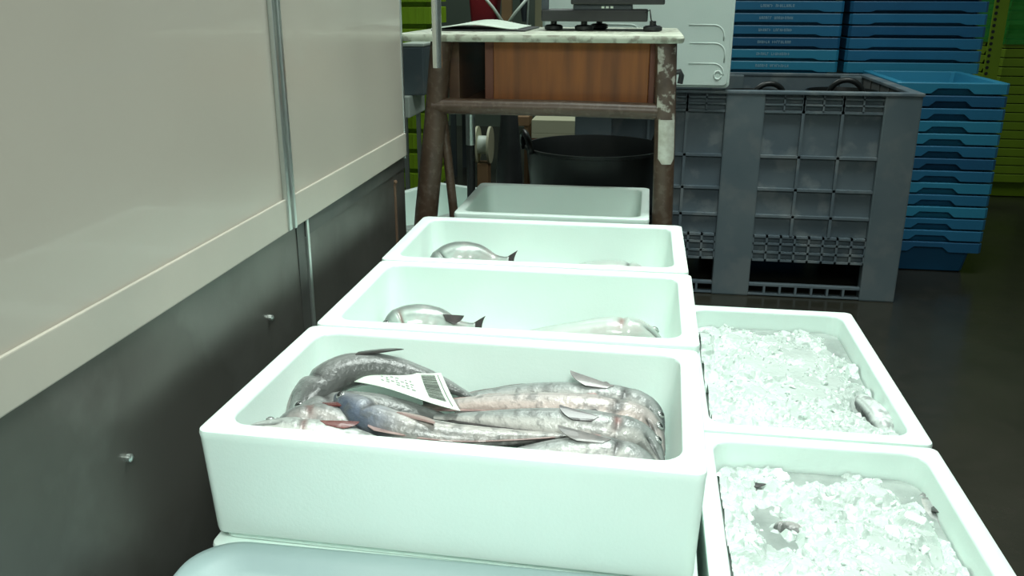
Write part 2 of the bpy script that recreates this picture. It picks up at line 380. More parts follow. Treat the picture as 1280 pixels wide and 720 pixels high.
    if pec:
        t0, ln, lift, cang = pec
        p, t_, d, l, hh, ww = fr(t0); bm = bmesh.new(); B, Tp = [], []
        ang0 = math.acos(max(-1, min(1, -cang+.2)))
        for k in range(6):
            u = k/5; an = ang0+(u-.5)*.42
            b = p+d*hh*math.cos(an)*.97+l*ww*math.sin(an)*.97+t_*(.002*k)
            B.append(b); L_ = h*2.5*ln*(1-.55*u**1.4)
            Tp.append(b+t_*L_*.96+l*L_*lift*.9+d*L_*(.26-.44*u)*.7)
        obj('pectoral_fin', fan(bm, B, Tp), M[finm], o)
    if dorsal:
        for (ta, tb, hf, sgn, nm) in ((.28, .40, .75, 1, 'dorsal_fin'), (.43, .9, .34, 1, 'dorsal_fin'), (.45, .9, .32, -1, 'anal_fin')):
            B, Tp = [], []; n = 7 if tb < .5 else 14
            for k in range(n):
                u = k/(n-1); p, t_, d, l, hh, ww = fr(ta+(tb-ta)*u)
                b = p+d*hh*sgn*.96; B.append(b)
                prof = (1-u)**.8*min(1, u*6+.25) if tb < .5 else (min(1, u*5)*.75+.25*math.sin(u*PI*3)**2)*(1-.5*u)+.05
                Tp.append(b+d*sgn*h*hf*prof*.9+t_*h*.35*prof+l*h*.10*prof)
            obj(nm, fan(bmesh.new(), B, Tp), M[finm], o)
    p, t_, d, l, hh, ww = fr(.985); B, Tp = [], []
    for k in range(9):
        u = k/8*2-1; b = p+d*hh*u*.9; B.append(b); Tp.append(b+t_*h*tail*(1.15+.35*u*u)+d*h*tail*.85*u)
    obj('tail_fin', fan(bmesh.new(), B, Tp), M[finm], o)
    return o
G = 'silver fish in the front box'
HK = 'hake'
fish(HK, [(0.050,1.232,0.424),(0.030,1.272,0.452),(-0.010,1.286,0.462),(-0.089,1.294,0.462),(-0.200,1.303,0.452),(-0.320,1.285,0.436)], .026, .021, 1, 12, 'grey',
     'silver hake along the far wall of the front box, head at the right', G, pec=(.29, 1.2, .12, .1), finm='fin')
fish(HK, [(0.052,1.178,0.428),(0.024,1.220,0.458),(-0.029,1.228,0.469),(-0.117,1.230,0.471),(-0.237,1.239,0.462),(-0.360,1.243,0.442)], .027, .022, 1, 10, 'pink',
     'silver hake second from the far wall in the front box, open mouth at right', G, pec=None, finm='finpink', mouth=1.5)
fish(HK, [(0.052,1.135,0.432),(0.018,1.162,0.462),(-0.044,1.166,0.473),(-0.116,1.168,0.474),(-0.196,1.178,0.468),(-0.310,1.213,0.448)], .028, .023, 1, 8, 'grey',
     'silver hake in the middle of the front box with a reddish dark fin', G, pec=(.30, .9, .05, .55), finm='findark', gill='red')
fish(HK, [(.050,1.045,.433),(.022,1.080,.458),(-.025,1.098,.467),(-.10,1.092,.462),(-.20,1.065,.45),(-.31,1.045,.44)], .030, .024, 1, 0, 'grey',
     'silver hake near the front rim, big rounded head at right with raised fin', G, pec=(.27, 1.1, .04, .35), finm='fin')
fish(HK, [(.048,1.028,.448),(.000,1.040,.463),(-.07,1.045,.463),(-.18,1.035,.453),(-.30,1.03,.44)], .024, .020, 1, 0, 'pale',
     'pale hake half hidden behind the near rim of the front box, head at right', G, pec=(.3, .7, .1, .2), dorsal=False)
fish(HK, [(-.522,1.150,.440),(-.502,1.205,.474),(-.468,1.255,.493),(-.41,1.287,.490),(-.33,1.296,.472),(-.24,1.290,.44)], .036, .030, -1, 16, 'mid',
     'large grey hake in the far left corner of the front box, snout pointing down', G, pec=(.40, .9, .0, .0), finm='findark', dorsal=False)
fish(HK, [(-.524,1.110,.440),(-.492,1.150,.462),(-.448,1.182,.468),(-.39,1.205,.458),(-.29,1.222,.432),(-.18,1.24,.405)], .030, .025, -1, 6, 'mid',
     'grey hake head wedged below the large corner head at the left of the front box', G, pec=None, dorsal=False)
fish(HK, [(-0.451,1.178,0.490),(-0.401,1.128,0.494),(-0.346,1.101,0.487),(-0.261,1.100,0.476),(-0.165,1.119,0.472),(-0.068,1.139,0.474)], .029, .024, -1, 14, 'blue',
     'bluish headed hake lying diagonally on top beside the paper label', G, pec=(.34, .9, .05, .25), finm='finpink', mouth=.9)
fish(HK, [(-.522,1.022,.510),(-.475,1.034,.502),(-.410,1.048,.490),(-.33,1.046,.472),(-.22,1.035,.44)], .025, .020, 1, 0, 'pale',
     'pale hake with its snout against the near left corner of the front box', G, pec=(.30, .9, .05, .2), finm='blood', gill='red', dorsal=False)
fish(HK, [(-.520,1.072,.462),(-.485,1.100,.483),(-.435,1.112,.483),(-.36,1.090,.456),(-.25,1.08,.425)], .027, .022, 1, -10, 'mid',
     'grey hake with a reddish fin, squeezed between others at the left front of the box', G, pec=(.28, .9, .07, .1), finm='blood', gill='red', dorsal=False)
fish(HK, [(.030,1.055,.397),(-.04,1.06,.397),(-.15,1.06,.397),(-.32,1.065,.397),(-.48,1.07,.397)], .023, .02, 1, 0, 'grey',
     'hake at the bottom of the front box along its near wall', G, pec=None, dorsal=False)
fish(HK, [(-.48,1.155,.398),(-.40,1.155,.398),(-.28,1.15,.398),(-.12,1.155,.398),(.02,1.16,.398)], .025, .02, 1, 0, 'grey',
     'hake at the bottom of the front box along its middle', G, pec=None, dorsal=False)
fish(HK, [(.020,1.262,.400),(-.06,1.268,.400),(-.17,1.27,.400),(-.3,1.272,.400),(-.46,1.275,.400)], .025, .02, 1, 0, 'grey',
     'hake at the bottom of the front box along its far wall', G, pec=None, dorsal=False)
G = 'pale fish in the middle boxes'
fish('pale_fish', [(-.515,1.63,.408),(-.47,1.655,.428),(-.415,1.668,.430),(-.37,1.668,.420),(-.325,1.66,.428)], .040, .034, 1, 50, 'ghost',
     'pale humped fish with a dark fin at the left of the second box', G, dorsal=False, tail=.42, pec=(.62, .45, .25, -.1), finm='findark', gill='red')
fish('pale_fish', [(.062,1.655,.407),(.02,1.668,.428),(-.035,1.672,.432),(-.12,1.672,.418),(-.22,1.668,.404),(-.30,1.60,.40)], .036, .030, 1, 0, 'ghost',
     'pale slim fish stretched to the right end of the second box', G, dorsal=False, tail=.42, pec=(.35, .5, .1, -.7), finm='findark', gill='red')
fish('pale_fish', [(-.46,1.53,.402),(-.38,1.54,.406),(-.25,1.545,.405),(-.1,1.54,.402),(.0,1.53,.40)], .034, .028, 1, 0, 'ghost',
     'pale fish along the near wall of the second box', G, dorsal=False, tail=.42, pec=None)
fish('pale_fish', [(-.515,2.04,.409),(-.465,2.075,.446),(-.41,2.088,.452),(-.36,2.085,.442),(-.318,2.07,.452)], .042, .036, 1, 50, 'ghost',
     'pale humped fish with a dark tail tip at the left of the third box', G, dorsal=False, tail=.42, pec=None, finm='findark')
fish('pale_fish', [(.045,2.075,.405),(.0,2.085,.422),(-.07,2.088,.428),(-.16,2.085,.420),(-.25,2.03,.41)], .036, .030, 1, 0, 'ghost',
     'pale flat fish showing two dark fin tips at the right of the third box', G, dorsal=False, tail=.42, pec=(.45, .5, .12, -.7), finm='findark')
fish('pale_fish', [(-.46,1.95,.404),(-.38,1.955,.408),(-.25,1.96,.406),(-.1,1.955,.404),(.0,1.95,.402)], .034, .03, 1, 0, 'ghost',
     'pale fish along the near wall of the third box', G, dorsal=False, tail=.42, pec=None)

# ---------------------------------------------------------------- paper label on the fish
LB = [np.array(p) for p in ((-.450, 1.236, .487), (-.450, 1.272, .496), (-.258, 1.190, .474), (-.308, 1.278, .494))]
def lab(u, v, off=0.):
    p = LB[0]*(1-u)*(1-v)+LB[1]*(1-u)*v+LB[2]*u*(1-v)+LB[3]*u*v
    p = p+np.array((0, 0, 1))*(.0035*math.sin(u*5.2+.4)+.003*math.sin(v*4+u*3)+off)
    return Vector(p)
lc = lab(.5, .5)
bm = bmesh.new(); nu, nv = 30, 16
gt = [[bm.verts.new(lab(i/nu, j/nv, .0006)-lc) for j in range(nv+1)] for i in range(nu+1)]
gb = [[bm.verts.new(lab(i/nu, j/nv, .0)-lc) for j in range(nv+1)] for i in range(nu+1)]
for i in range(nu):
    for j in range(nv):
        bm.faces.new((gt[i][j], gt[i+1][j], gt[i+1][j+1], gt[i][j+1])); bm.faces.new((gb[i][j], gb[i][j+1], gb[i+1][j+1], gb[i+1][j]))
for i in range(nu):
    bm.faces.new((gt[i][0], gb[i][0], gb[i+1][0], gt[i+1][0])); bm.faces.new((gt[i][nv], gt[i+1][nv], gb[i+1][nv], gb[i][nv]))
for j in range(nv):
    bm.faces.new((gt[0][j], gt[0][j+1], gb[0][j+1], gb[0][j])); bm.faces.new((gt[nu][j], gb[nu][j], gb[nu][j+1], gt[nu][j+1]))
pl = obj('paper_label', bm, M['paper'], None, True, 60); pl.location = lc
tag(pl, 'damp white paper label with a dark barcode, lying across the silver fish', 'label')
def strips(cells, off):
    bm = bmesh.new()
    for u0, u1, v0, v1 in cells:
        n = 6; A = [bm.verts.new(lab(u0, v0+(v1-v0)*k/n, off)-lc) for k in range(n+1)]; B = [bm.verts.new(lab(u1, v0+(v1-v0)*k/n, off)-lc) for k in range(n+1)]
        for k in range(n): bm.faces.new((A[k], B[k], B[k+1], A[k+1]))
    return bm
bars = []; v = .22
while v < .95:
    wv = random.choice((.008, .014, .022)); bars.append((.755, .915, v, min(v+wv, .96))); v += wv+random.choice((.006, .009))
obj('barcode', strips(bars, .0012), M['ink'], pl)
obj('printed_line', strips([(.945, .953, .08, .95)], .0012), M['ink'], pl)
tx = [(.30+.05*k, .30+.05*k+random.uniform(.02, .04), .3+.12*j, .34+.12*j) for j in range(4) for k in range(7) if random.random() < .7]
obj('printed_text', strips(tx, .0012), M['inklight'], pl)

# ---------------------------------------------------------------- ice
def ice_field(cx, cy, w, d, z0, seed, mound, name, label, wet, nchunk):
    rg = np.random.default_rng(seed); nx, ny = 190, 300
    X, Y = np.meshgrid(np.linspace(-w/2, w/2, nx), np.linspace(-d/2, d/2, ny), indexing='ij')
    def vnoise(sc, sd):
        r2 = np.random.default_rng(sd); g = r2.random((60, 90)); u = (X/w+.5)*w/sc; v = (Y/d+.5)*d/sc
        i, j = np.floor(u).astype(int) % 58, np.floor(v).astype(int) % 88; fu, fv = u-np.floor(u), v-np.floor(v)
        fu, fv = fu*fu*(3-2*fu), fv*fv*(3-2*fv)
        return g[i, j]*(1-fu)*(1-fv)+g[i+1, j]*fu*(1-fv)+g[i, j+1]*(1-fu)*fv+g[i+1, j+1]*fu*fv
    base = mound(X/w, Y/d)+.008+.026*(vnoise(.075, seed+1)-.5)+.020*(vnoise(.032, seed+2)-.5)+.006*(vnoise(.011, seed+3)-.5)+.003*(vnoise(.005, seed+4)-.5)
    H = base.copy()
    for k in range(nchunk):                                        # angular chunks: tilted tops with steep sides
        px, py = rg.uniform(-w/2, w/2), rg.uniform(-d/2, d/2); r = rg.choice((.005, .009, .014, .022), p=(.40, .33, .20, .07))
        i, j = int((px/w+.5)*(nx-1)), int((py/d+.5)*(ny-1)); an = rg.uniform(0, PI)
        s = int(r/w*nx*1.8)+2; sl = (slice(max(i-s, 0), i+s+1), slice(max(j-s, 0), j+s+1))
        dx, dy = X[sl]-px, Y[sl]-py; a, b = dx*math.cos(an)+dy*math.sin(an), -dx*math.sin(an)+dy*math.cos(an)
        e = np.maximum(np.abs(a)/r, np.abs(b)/(r*rg.uniform(.5, .9))); e = np.maximum(e, (np.abs(a)+np.abs(b))/(r*1.35))
        top = base[i, j]+r*rg.uniform(-.15, .35)+a*rg.uniform(-.5, .5)+b*rg.uniform(-.5, .5)
        hh = top-np.clip(e-.7, 0, 9)*r*1.5
        H[sl] = np.maximum(H[sl], np.where(e < 1.5, hh, -9))
    edge = np.minimum.reduce([X+w/2, w/2-X, Y+d/2, d/2-Y])
    rc = .034; qx, qy = np.abs(X)-(w/2-rc), np.abs(Y)-(d/2-rc)
    sd_ = np.hypot(np.maximum(qx, 0), np.maximum(qy, 0))+np.minimum(np.maximum(qx, qy), 0)-rc
    H = np.minimum(H, .030-.0*edge)
    Z = z0+H
    bm = bmesh.new(); lay = {}
    base_z = z0-.05
    for i in range(nx):
        for j in range(ny):
            if sd_[i, j] < -.001: lay[i, j] = bm.verts.new((X[i, j], Y[i, j], Z[i, j]-z0))
    for i in range(nx-1):
        for j in range(ny-1):
            q = [(i, j), (i+1, j), (i+1, j+1), (i, j+1)]
            if all(t in lay for t in q): bm.faces.new([lay[t] for t in q])
    # loose shards
    for k in range(260):
        px, py = rg.uniform(-w/2+.02, w/2-.02), rg.uniform(-d/2+.02, d/2-.02)
        i, j = int((px/w+.5)*(nx-1)), int((py/d+.5)*(ny-1))
        if sd_[i, j] > -.015: continue
        r = rg.choice((.003, .005, .008), p=(.5, .35, .15))
        mt = Matrix.Translation((px, py, H[i, j]+r*.2)) @ Euler(rg.uniform(0, 6, 3)).to_matrix().to_4x4() @ Matrix.Diagonal((1, rg.uniform(.6, 1), rg.uniform(.3, .6), 1))
        res = bmesh.ops.create_icosphere(bm, subdivisions=1, radius=r, matrix=mt)
        for vv in res['verts']:
            vv.co += Vector(rg.uniform(-.3, .3, 3)*r)
            for f in vv.link_faces: f.material_index = 1
    bmesh.ops.remove_doubles(bm, verts=bm.verts[:], dist=1e-7)
    o = obj(name, bm, [M['ice'], M['shard']], None, False); o.location = (cx, cy, z0)
    tag(o, label, 'ice', None, 'stuff')
    bm = bmesh.new(); loft(bm, [rrect(w-.022, d-.022, .034, -.06), rrect(w-.003, d-.003, .036, wet)])
    obj('melt_water', bm, M['melt'], o)
    return o
zi = L1+BH-.040
IW, ID = BD-2*.030-.012, BW-2*.030-.012
def mound_far(x, y):   # x across (-.5 left .. .5 right), y depth (-.5 near .. .5 far)
    m = .020*np.exp(-((x+.02)/.42)**2-((y+.10)/.38)**2)+.012*np.exp(-((x+.1)/.3)**2-((y-.22)/.16)**2)
    return m-.022*sm(.36, .46, y)-.020*sm(.30, .45, x)*sm(-.6, .1, y)-.016*np.exp(-((x-.40)/.10)**2-((y+.30)/.16)**2)-.014*np.exp(-((x+.42)/.07)**2-((y-.12)/.07)**2)-.012*np.exp(-((x+.36)/.08)**2-((y+.02)/.05)**2)
def mound_near(x, y):
    m = .016*np.exp(-((x-.12)/.35)**2-((y+.05)/.36)**2)
    return m-.020*sm(.38, .46, y)-.024*np.exp(-((x-.42)/.10)**2-((y-.36)/.12)**2)-.010*np.exp(-((x+.30)/.14)**2-((y-.22)/.18)**2)-.012*sm(.38, .48, x)
ice_field(.315, 1.762, IW, ID, zi, 3, mound_far, 'crushed_ice', 'bright white crushed ice heaped in the farther ice box', -.004, 750)
ice_field(.315, 1.083, IW, ID, zi-.004, 5, mound_near, 'crushed_ice', 'greyish melting crushed ice filling the nearer ice box', -.003, 1100)
G = 'fish showing through the ice'
fish('iced_fish', [(.474,1.52,.294),(.470,1.575,.310),(.462,1.63,.313),(.452,1.69,.306),(.44,1.76,.285)], .023, .021, -1, -28, 'iced', 'dark bellied silver fish poking out of the ice at the right of the farther box', G, mouth=0, eye=False, gill='none', pec=None, dorsal=False)
fish('iced_fish', [(.165,1.84,.29),(.18,1.79,.297),(.20,1.72,.297),(.24,1.65,.285)], .024, .017, 1, 0, 'grey', 'grey fish glimpsed through the ice at the left of the farther box', G, mouth=0, eye=False, gill='none', pec=None, dorsal=False)
fish('iced_fish', [(.222,1.215,.285),(.243,1.203,.299),(.262,1.193,.298),(.31,1.17,.268)], .018, .014, -1, -35, 'dark', 'small dark fish tip sticking out of the ice at the left of the nearer box', G, mouth=0, eye=False, gill='none', pec=None, dorsal=False)
fish('iced_fish', [(.16,1.34,.285),(.19,1.32,.297),(.23,1.30,.296),(.28,1.29,.28)], .018, .014, 1, 0, 'grey', 'slim grey fish edge near the far left of the nearer ice box', G, mouth=0, eye=False, gill='none', pec=(.3, .8, .1, .2), finm='findark', dorsal=False)
fish('iced_fish', [(.47,1.37,.283),(.485,1.33,.291),(.48,1.27,.292),(.47,1.2,.28)], .02, .015, 1, 0, 'grey', 'grey fish under slush in the far right corner of the nearer ice box', G, mouth=0, eye=False, gill='none', pec=(.4, .6, .2, .2), finm='findark', dorsal=False)

# ---------------------------------------------------------------- work table
TZ = .983
T = empty('work_table', (-.26, 2.6, 0))
tag(T, 'old tall work table with worn pale top and brown painted tube legs', 'table')
def tp(name, bm, m, sm_=False, a=40):
    o = obj(name, bm, m, T, sm_, a); o.matrix_parent_inverse = Matrix.Translation((.26, -2.6, 0)); return o
bm = bmesh.new(); loft(bm, [[(x-.284, y+2.615, z) for x, y, z in rrect(w, d, .03, zz)] for w, d, zz in ((.742, .622, TZ-.018), (.748, .628, TZ-.014), (.75, .63, TZ-.006), (.744, .624, TZ))for x, y, z in [(0, 0, 0)][:0]] if False else
     [[(x-.285, y+2.615, z) for x, y, z in rrect(w, d, .03, zz)] for w, d, zz in ((.742, .622, TZ-.018), (.748, .628, TZ-.014), (.75, .63, TZ-.006), (.744, .624, TZ))])
tp('tabletop', bm, M['worktop'], True, 40)
lg = tp('leg', tube(bmesh.new(), [(.045, 2.335, TZ-.018), (.055, 2.335, .70), (.062, 2.335, .4), (.075, 2.335, 0)], .0275, 18), M['brownpaint'], True)
for nm, za, zb, mm in (('worn_paint', .957, .775, 'brownchip'), ('bare_patch', .775, .660, 'barewhite')):
    bm = bmesh.new(); n = 12; R0 = []
    for kz in range(9):
        z = za+(zb-za)*kz/8; cx = np.interp(z, [0, .4, .7, .965], [.075, .062, .055, .045]); row = []
        half = .95 if mm == 'brownchip' else (.85 if kz < 8 else .45)
        for k in range(n+1):
            a = -PI/2+.1+(k/n*2-1)*half+(.12 if mm == 'barewhite' else 0)
            row.append(bm.verts.new((cx+.0282*math.cos(a), 2.335+.0282*math.sin(a), z)))
        R0.append(row)
    for A, B in zip(R0, R0[1:]):
        for k in range(n): bm.faces.new((A[k], A[k+1], B[k+1], B[k]))
    o = obj(nm, bm, M[mm], lg, True); o.matrix_parent_inverse = Matrix.Translation((.26, -2.6, 0)) @ Matrix.Identity(4)
    o.matrix_parent_inverse = Matrix.Identity(4)
tp('leg', tube(bmesh.new(), [(-.540, 2.345, TZ-.018), (-.563, 2.345, .75), (-.595, 2.345, .5), (-.648, 2.345, 0)], [.029, .030, .032, .032], 18), M['brownpaint'], True)
tp('leg', tube(bmesh.new(), [(.068, 2.79, TZ-.018), (.078, 2.79, 0)], .018, 16), M['brownpaint'], True)
lg2 = tp('leg', tube(bmesh.new(), [(-.548, 2.76, TZ-.018), (-.548, 2.76, 0)], .0135, 14), M['black'], True)
o = obj('leg_sleeve', tube(bmesh.new(), [(-.548, 2.76, .80), (-.548, 2.76, .625)], .0155, 14), M['alu'], lg2, True, 40)
tp('brace', tube(bmesh.new(), [(-.548, 2.36, .80), (-.536, 2.36, .68), (-.520, 2.36, .50), (-.514, 2.36, .2)], .0125, 14), M['brownpaint'], True)
tp('front_rail', tube(bmesh.new(), [(-.565, 2.335, .797), (-.2, 2.332, .797), (.052, 2.335, .793)], .021, 16), M['brownpaint'], True)
bm = bmesh.new(); box(bm, -.535, -.505, 2.40, 2.86, .79, .963, .002); box(bm, -.505, -.44, 2.84, 2.86, .79, .963)
box(bm, -.53, -.44, 2.43, 2.84, .785, .80)
tp('side_panel', bm, M['wooddark'])
bm = bmesh.new(); box(bm, -.404, .005, 2.362, 2.38, .80, .965, .002); box(bm, -.404, -.388, 2.38, 2.80, .80, .965); box(bm, -.01, .005, 2.38, 2.80, .80, .965)
box(bm, -.388, -.01, 2.785, 2.80, .80, .965); box(bm, -.388, -.01, 2.38, 2.785, .80, .812)
dw = tp('drawer_case', bm, M['wood'])
tp('drawer_stile', box(bmesh.new(), -.428, -.405, 2.364, 2.80, .795, .965, .002), M['woodred'])
tp('drawer_stile', box(bmesh.new(), .0055, .022, 2.364, 2.80, .795, .965, .002), M['woodred'])
tp('knob', tube(bmesh.new(), [(.07, 2.335, .892), (.083, 2.335, .895), (.088, 2.335, .885), (.085, 2.335, .865)], .007, 8), M['black'], True)

# things on the table
cb = empty('clipboard', (-.50, 2.68, TZ+.0005)); tag(cb, 'dark clipboard with curling white sheets on the left of the work table', 'clipboard')
obj('board', box(bmesh.new(), -.11, .16, -.16, .17, 0, .004, .001), M['black'], cb)
bm = bmesh.new(); n = 16; top, bot = [], []
for i in range(n+1):
    u = i/n; x = -.11+.245*u; z = .0055+.012*math.sin(min(1, u*1.05)*PI)**1.5
    for row, dz in ((top, .002), (bot, 0)): row.append([bm.verts.new((x, y, z+dz+.004*(y+.1)*5*math.sin(u*PI))) for y in (-.155, -.05, .06, .155)])
for i in range(n):
    for j in range(3): bm.faces.new((top[i][j], top[i+1][j], top[i+1][j+1], top[i][j+1])); bm.faces.new((bot[i][j], bot[i][j+1], bot[i+1][j+1], bot[i+1][j]))
    for j in (0, 3): bm.faces.new((top[i][j], bot[i][j], bot[i+1][j], top[i+1][j]))
for i in (0, n):
    for j in range(3): bm.faces.new((top[i][j], top[i][j+1], bot[i][j+1], bot[i][j]))
obj('paper_sheet', bm, M['paper'], cb, True, 60)

s = empty('bench_scale', (-.14, 2.62, TZ+.0005)); tag(s, 'black electronic weighing scale with disc feet on the work table', 'scale')
def sp(name, bm, m, smo=False): return obj(name, bm, m, s, smo, 40)
for fx, fy in ((-.135, .03), (-.045, .005), (-.010, .16), (.150, -.02)):
    sp('foot', lathe(bmesh.new(), [(.020, 0), (.0265, .003), (.0265, .012), (.020, .0155), (.009, .0165), (.009, .028)], 24, fx, fy), M['black'], True)
bm = bmesh.new(); box(bm, -.165, .135, -.035, .20, .026, .058, .004); sp('base_frame', bm, M['black'])
bm = bmesh.new(); box(bm, -.165, -.145, -.03, -.01, .056, .34, .003); sp('column', bm, M['darkgrey'])
bm = bmesh.new(); box(bm, -.075, .090, -.03, .12, .057, .072, .003); sp('neck', bm, M['darkgrey'])
bm = bmesh.new(); box(bm, -.080, .180, -.05, .19, .072, .118, .004); sp('weighing_head', bm, M['black'])
bm = bmesh.new()
for k in range(3): box(bm, .005+.0125*k, .013+.0125*k, -.0312, -.0300, .0615, .0675)
sp('maker_mark', bm, M['white'])
tube(bm := bmesh.new(), [(.128, -.036, .05), (.140, -.036, .058), (.143, -.03, .04), (.145, -.03, .03), (.17, -.03, .006)], .002, 8); sp('cable', bm, M['black'], True)

# ---------------------------------------------------------------- black tubs
def tub(name, loc, R, Hh, rz, label, group, folded=False):
    r = empty(name, loc, rz); tag(r, label, 'tub', group)
    bm = bmesh.new(); lathe(bm, [(R*.74, 0), (R*.78, .006), (R*.97, Hh-.012), (R, Hh-.01), (R, Hh), (R*.965, Hh), (R*.93, Hh-.03), (R*.755, .012)], 48)
    obj('body', bm, M['rubber'], r, True, 50)
    for s_ in (1, -1):
        P = []
        for k in range(13):
            a = PI*k/12; fo = folded and s_ > 0; P.append((s_*(R*.975+(.045 if fo else .012)*math.sin(a)), .062*math.cos(a), Hh-.012+(-.02 if fo else .062)*math.sin(a)))
        obj('handle', tube(bmesh.new(), P, .0105, 10), M['rubber'], r, True)
    return r
tub('rubber_tub', (-.160, 2.94, .185), .237, .42, .35, 'round black rubber tub with loop handles under the work table', 'black rubber tubs')
tub('rubber_tub', (-.160, 2.94, 0.0), .237, .40, .35, 'black rubber tub on the floor, nesting the one under the work table', 'black rubber tubs')
tub('rubber_tub', (.43, 3.62, .362), .17, .358, PI/2+.15, 'black tub inside the grey bin, loop handle rising behind its middle post', 'black rubber tubs', True)
tub('rubber_tub', (.752, 3.62, .362), .135, .372, PI/2-.1, 'black tub inside the grey bin towards its right corner', 'black rubber tubs', True)

# ---------------------------------------------------------------- grey bin
bx0, bx1, by0, by1, bz = -.253, .947, 3.2435, 4.065, .762
B = empty('grey_bin', ((bx0+bx1)/2, (by0+by1)/2, 0)); tag(B, 'big scuffed grey plastic pallet bin with ribbed panels behind the work table', 'bin')
def bp_(name, bm, m, par=None):
    o = obj(name, bm, m, par or B); 
    if par is None: o.data.transform(Matrix.Translation((-(bx0+bx1)/2, -(by0+by1)/2, 0)))
    return o
for nm, (a, b) in (('post', (bx0, bx0+.135)), ('post', (.283, .420)), ('post', (.822, bx1))):
    bm = bmesh.new(); box(bm, a, b, by0, by0+.05, 0, bz-.008, .006); bp_(nm, bm, M['greypost'])
    bm = bmesh.new(); box(bm, a, b, by1-.05, by1, 0, bz-.008, .006); bp_(nm, bm, M['greypost'])
bm = bmesh.new()
for x0_, x1_ in ((bx0, bx1),):
    box(bm, bx0-.004, bx1+.004, by0-.004, by0+.038, bz-.012, bz, .003); box(bm, bx0-.004, bx1+.004, by1-.038, by1+.004, bz-.012, bz, .003)
    box(bm, bx0-.004, bx0+.038, by0+.038, by1-.038, bz-.012, bz, .003); box(bm, bx1-.038, bx1+.004, by0+.038, by1-.038, bz-.012, bz, .003)
bp_('rim', bm, M['grey'])
def ribbed(name, x0, x1, y, sgn):
    bm = bmesh.new(); Y = lambda a, b: (min(y+sgn*a, y+sgn*b), max(y+sgn*a, y+sgn*b))
    ya, yb = Y(.022, .034); box(bm, x0, x1, ya, yb, .14, bz-.012)
    w = x1-x0; ya, yb = Y(.004, .022)
    for k in (1, 2): box(bm, x0+w*k/3-.005, x0+w*k/3+.005, ya, yb, .232, bz-.012)
    for z in (.31, .41, .53, .690): box(bm, x0, x1, ya, yb, z-.0045, z+.0045)
    for z in (.715, .737): box(bm, x0, x1, ya, yb, z-.003, z+.003)
    for k in range(1, 6): box(bm, x0+w*k/6-.003, x0+w*k/6+.003, ya, yb, .69, bz-.012)
    for z in (.232, .205, .172, .142): box(bm, x0, x1, ya, yb, z-.004, z+.004)
    for k in range(0, 9): box(bm, x0+w*k/8-.004, x0+w*k/8+.004, ya, yb, .138, .236)
    return bp_(name, bm, M['grey'])
ribbed('ribbed_panel', bx0+.135, .283, by0, 1); ribbed('ribbed_panel', .420, .822, by0, 1)
ribbed('ribbed_panel', bx0+.135, .283, by1, -1); ribbed('ribbed_panel', .420, .822, by1, -1)
for xa, xb in ((bx0, bx0+.03), (bx1-.03, bx1)):
    bm = bmesh.new(); box(bm, xa, xb, by0+.05, by1-.05, .12, bz-.012)
    for k in range(1, 5): yk = by0+.05+(by1-by0-.1)*k/5; box(bm, xa-.004, xb+.004, yk-.006, yk+.006, .14, bz-.014)
    bp_('side_panel', bm, M['greyin'])
bm = bmesh.new(); box(bm, bx0+.03, bx1-.03, by0+.034, by1-.034, .33, .36); bp_('bin_floor', bm, M['greyin'])
for xa, xb in ((bx0+.135, .283), (.420, .822)):
    bm = bmesh.new(); box(bm, xa, xb, by0+.004, by0+.03, .004, .010); box(bm, xa, xb, by0+.004, by0+.03, .040, .048)
    for k in range(1, 7): xk = xa+(xb-xa)*k/7; box(bm, xk-.004, xk+.004, by0+.004, by0+.03, .010, .040)
    bp_('skid', bm, M['grey'])

# ---------------------------------------------------------------- crates
def crate_mesh(w, d, h, sk=.040, notch_w=.11, notch_d=.020, wall=.003, ribs=False):
    bm = bmesh.new()
    def ring(ins, z, notch=0.):
        ww, dd = w-2*ins, d-2*ins; P = []
        def side(ax, sgn, ln, oth):
            half = ln/2; nw = notch_w if ax == 0 else min(notch_w, .10)
            xs = sorted([-half+.012, -half*.80, -nw/2-.024, -nw/2, -nw/4, 0, nw/4, nw/2, nw/2+.024, half*.80, half-.012])
            for i, x in enumerate(xs):
                zz = z+(notch if abs(x) <= nw/2+.001 else 0.)
                P.append((x*sgn, -oth/2*sgn, zz) if ax == 0 else (oth/2*sgn, x*sgn, zz))
        side(0, 1, ww, dd); side(1, 1, dd, ww); side(0, -1, ww, dd); side(1, -1, dd, ww)
        return P
    loft(bm, [ring(.046, 0), ring(.026, h-.006), ring(.003, h-.006), ring(.003, h-sk, notch_d), ring(0, h-sk-.0005, notch_d), ring(0, h-.003), ring(.002, h), ring(.0275, h), ring(.0295, h-.003), ring(.0487, .0035)])
    if ribs:
        for sx in (-1, 1):
            for k in range(-5, 6):
                x = k*w/12; box(bm, x-.004, x+.004, sx*(d/2)-.003, sx*(d/2)+.003, h-sk, h-.004)
            for k in range(-3, 4):
                y = k*d/8; box(bm, sx*(w/2)-.003, sx*(w/2)+.003, y-.004, y+.004, h-sk, h-.004)
    return bm
def stack_crates(name, mesh_obj, n, pitch, x, y, z0, rz, labels, group, mats, jit=.003, cat='crate', child=None):
    out = []
    for k in range(n):
        o = mesh_obj if k == 0 else mesh_obj.copy()
        if k: COL.objects.link(o)
        o.location = (x+random.uniform(-jit, jit)*.5, y+random.uniform(-jit, jit)*.5, z0+k*pitch); o.rotation_euler = (0, 0, rz+random.uniform(-.003, .003))
        o.material_slots[0].link = 'OBJECT'; o.material_slots[0].material = M[mats[k % len(mats)]]
        tag(o, labels(k), cat, group); out.append(o)
    return out
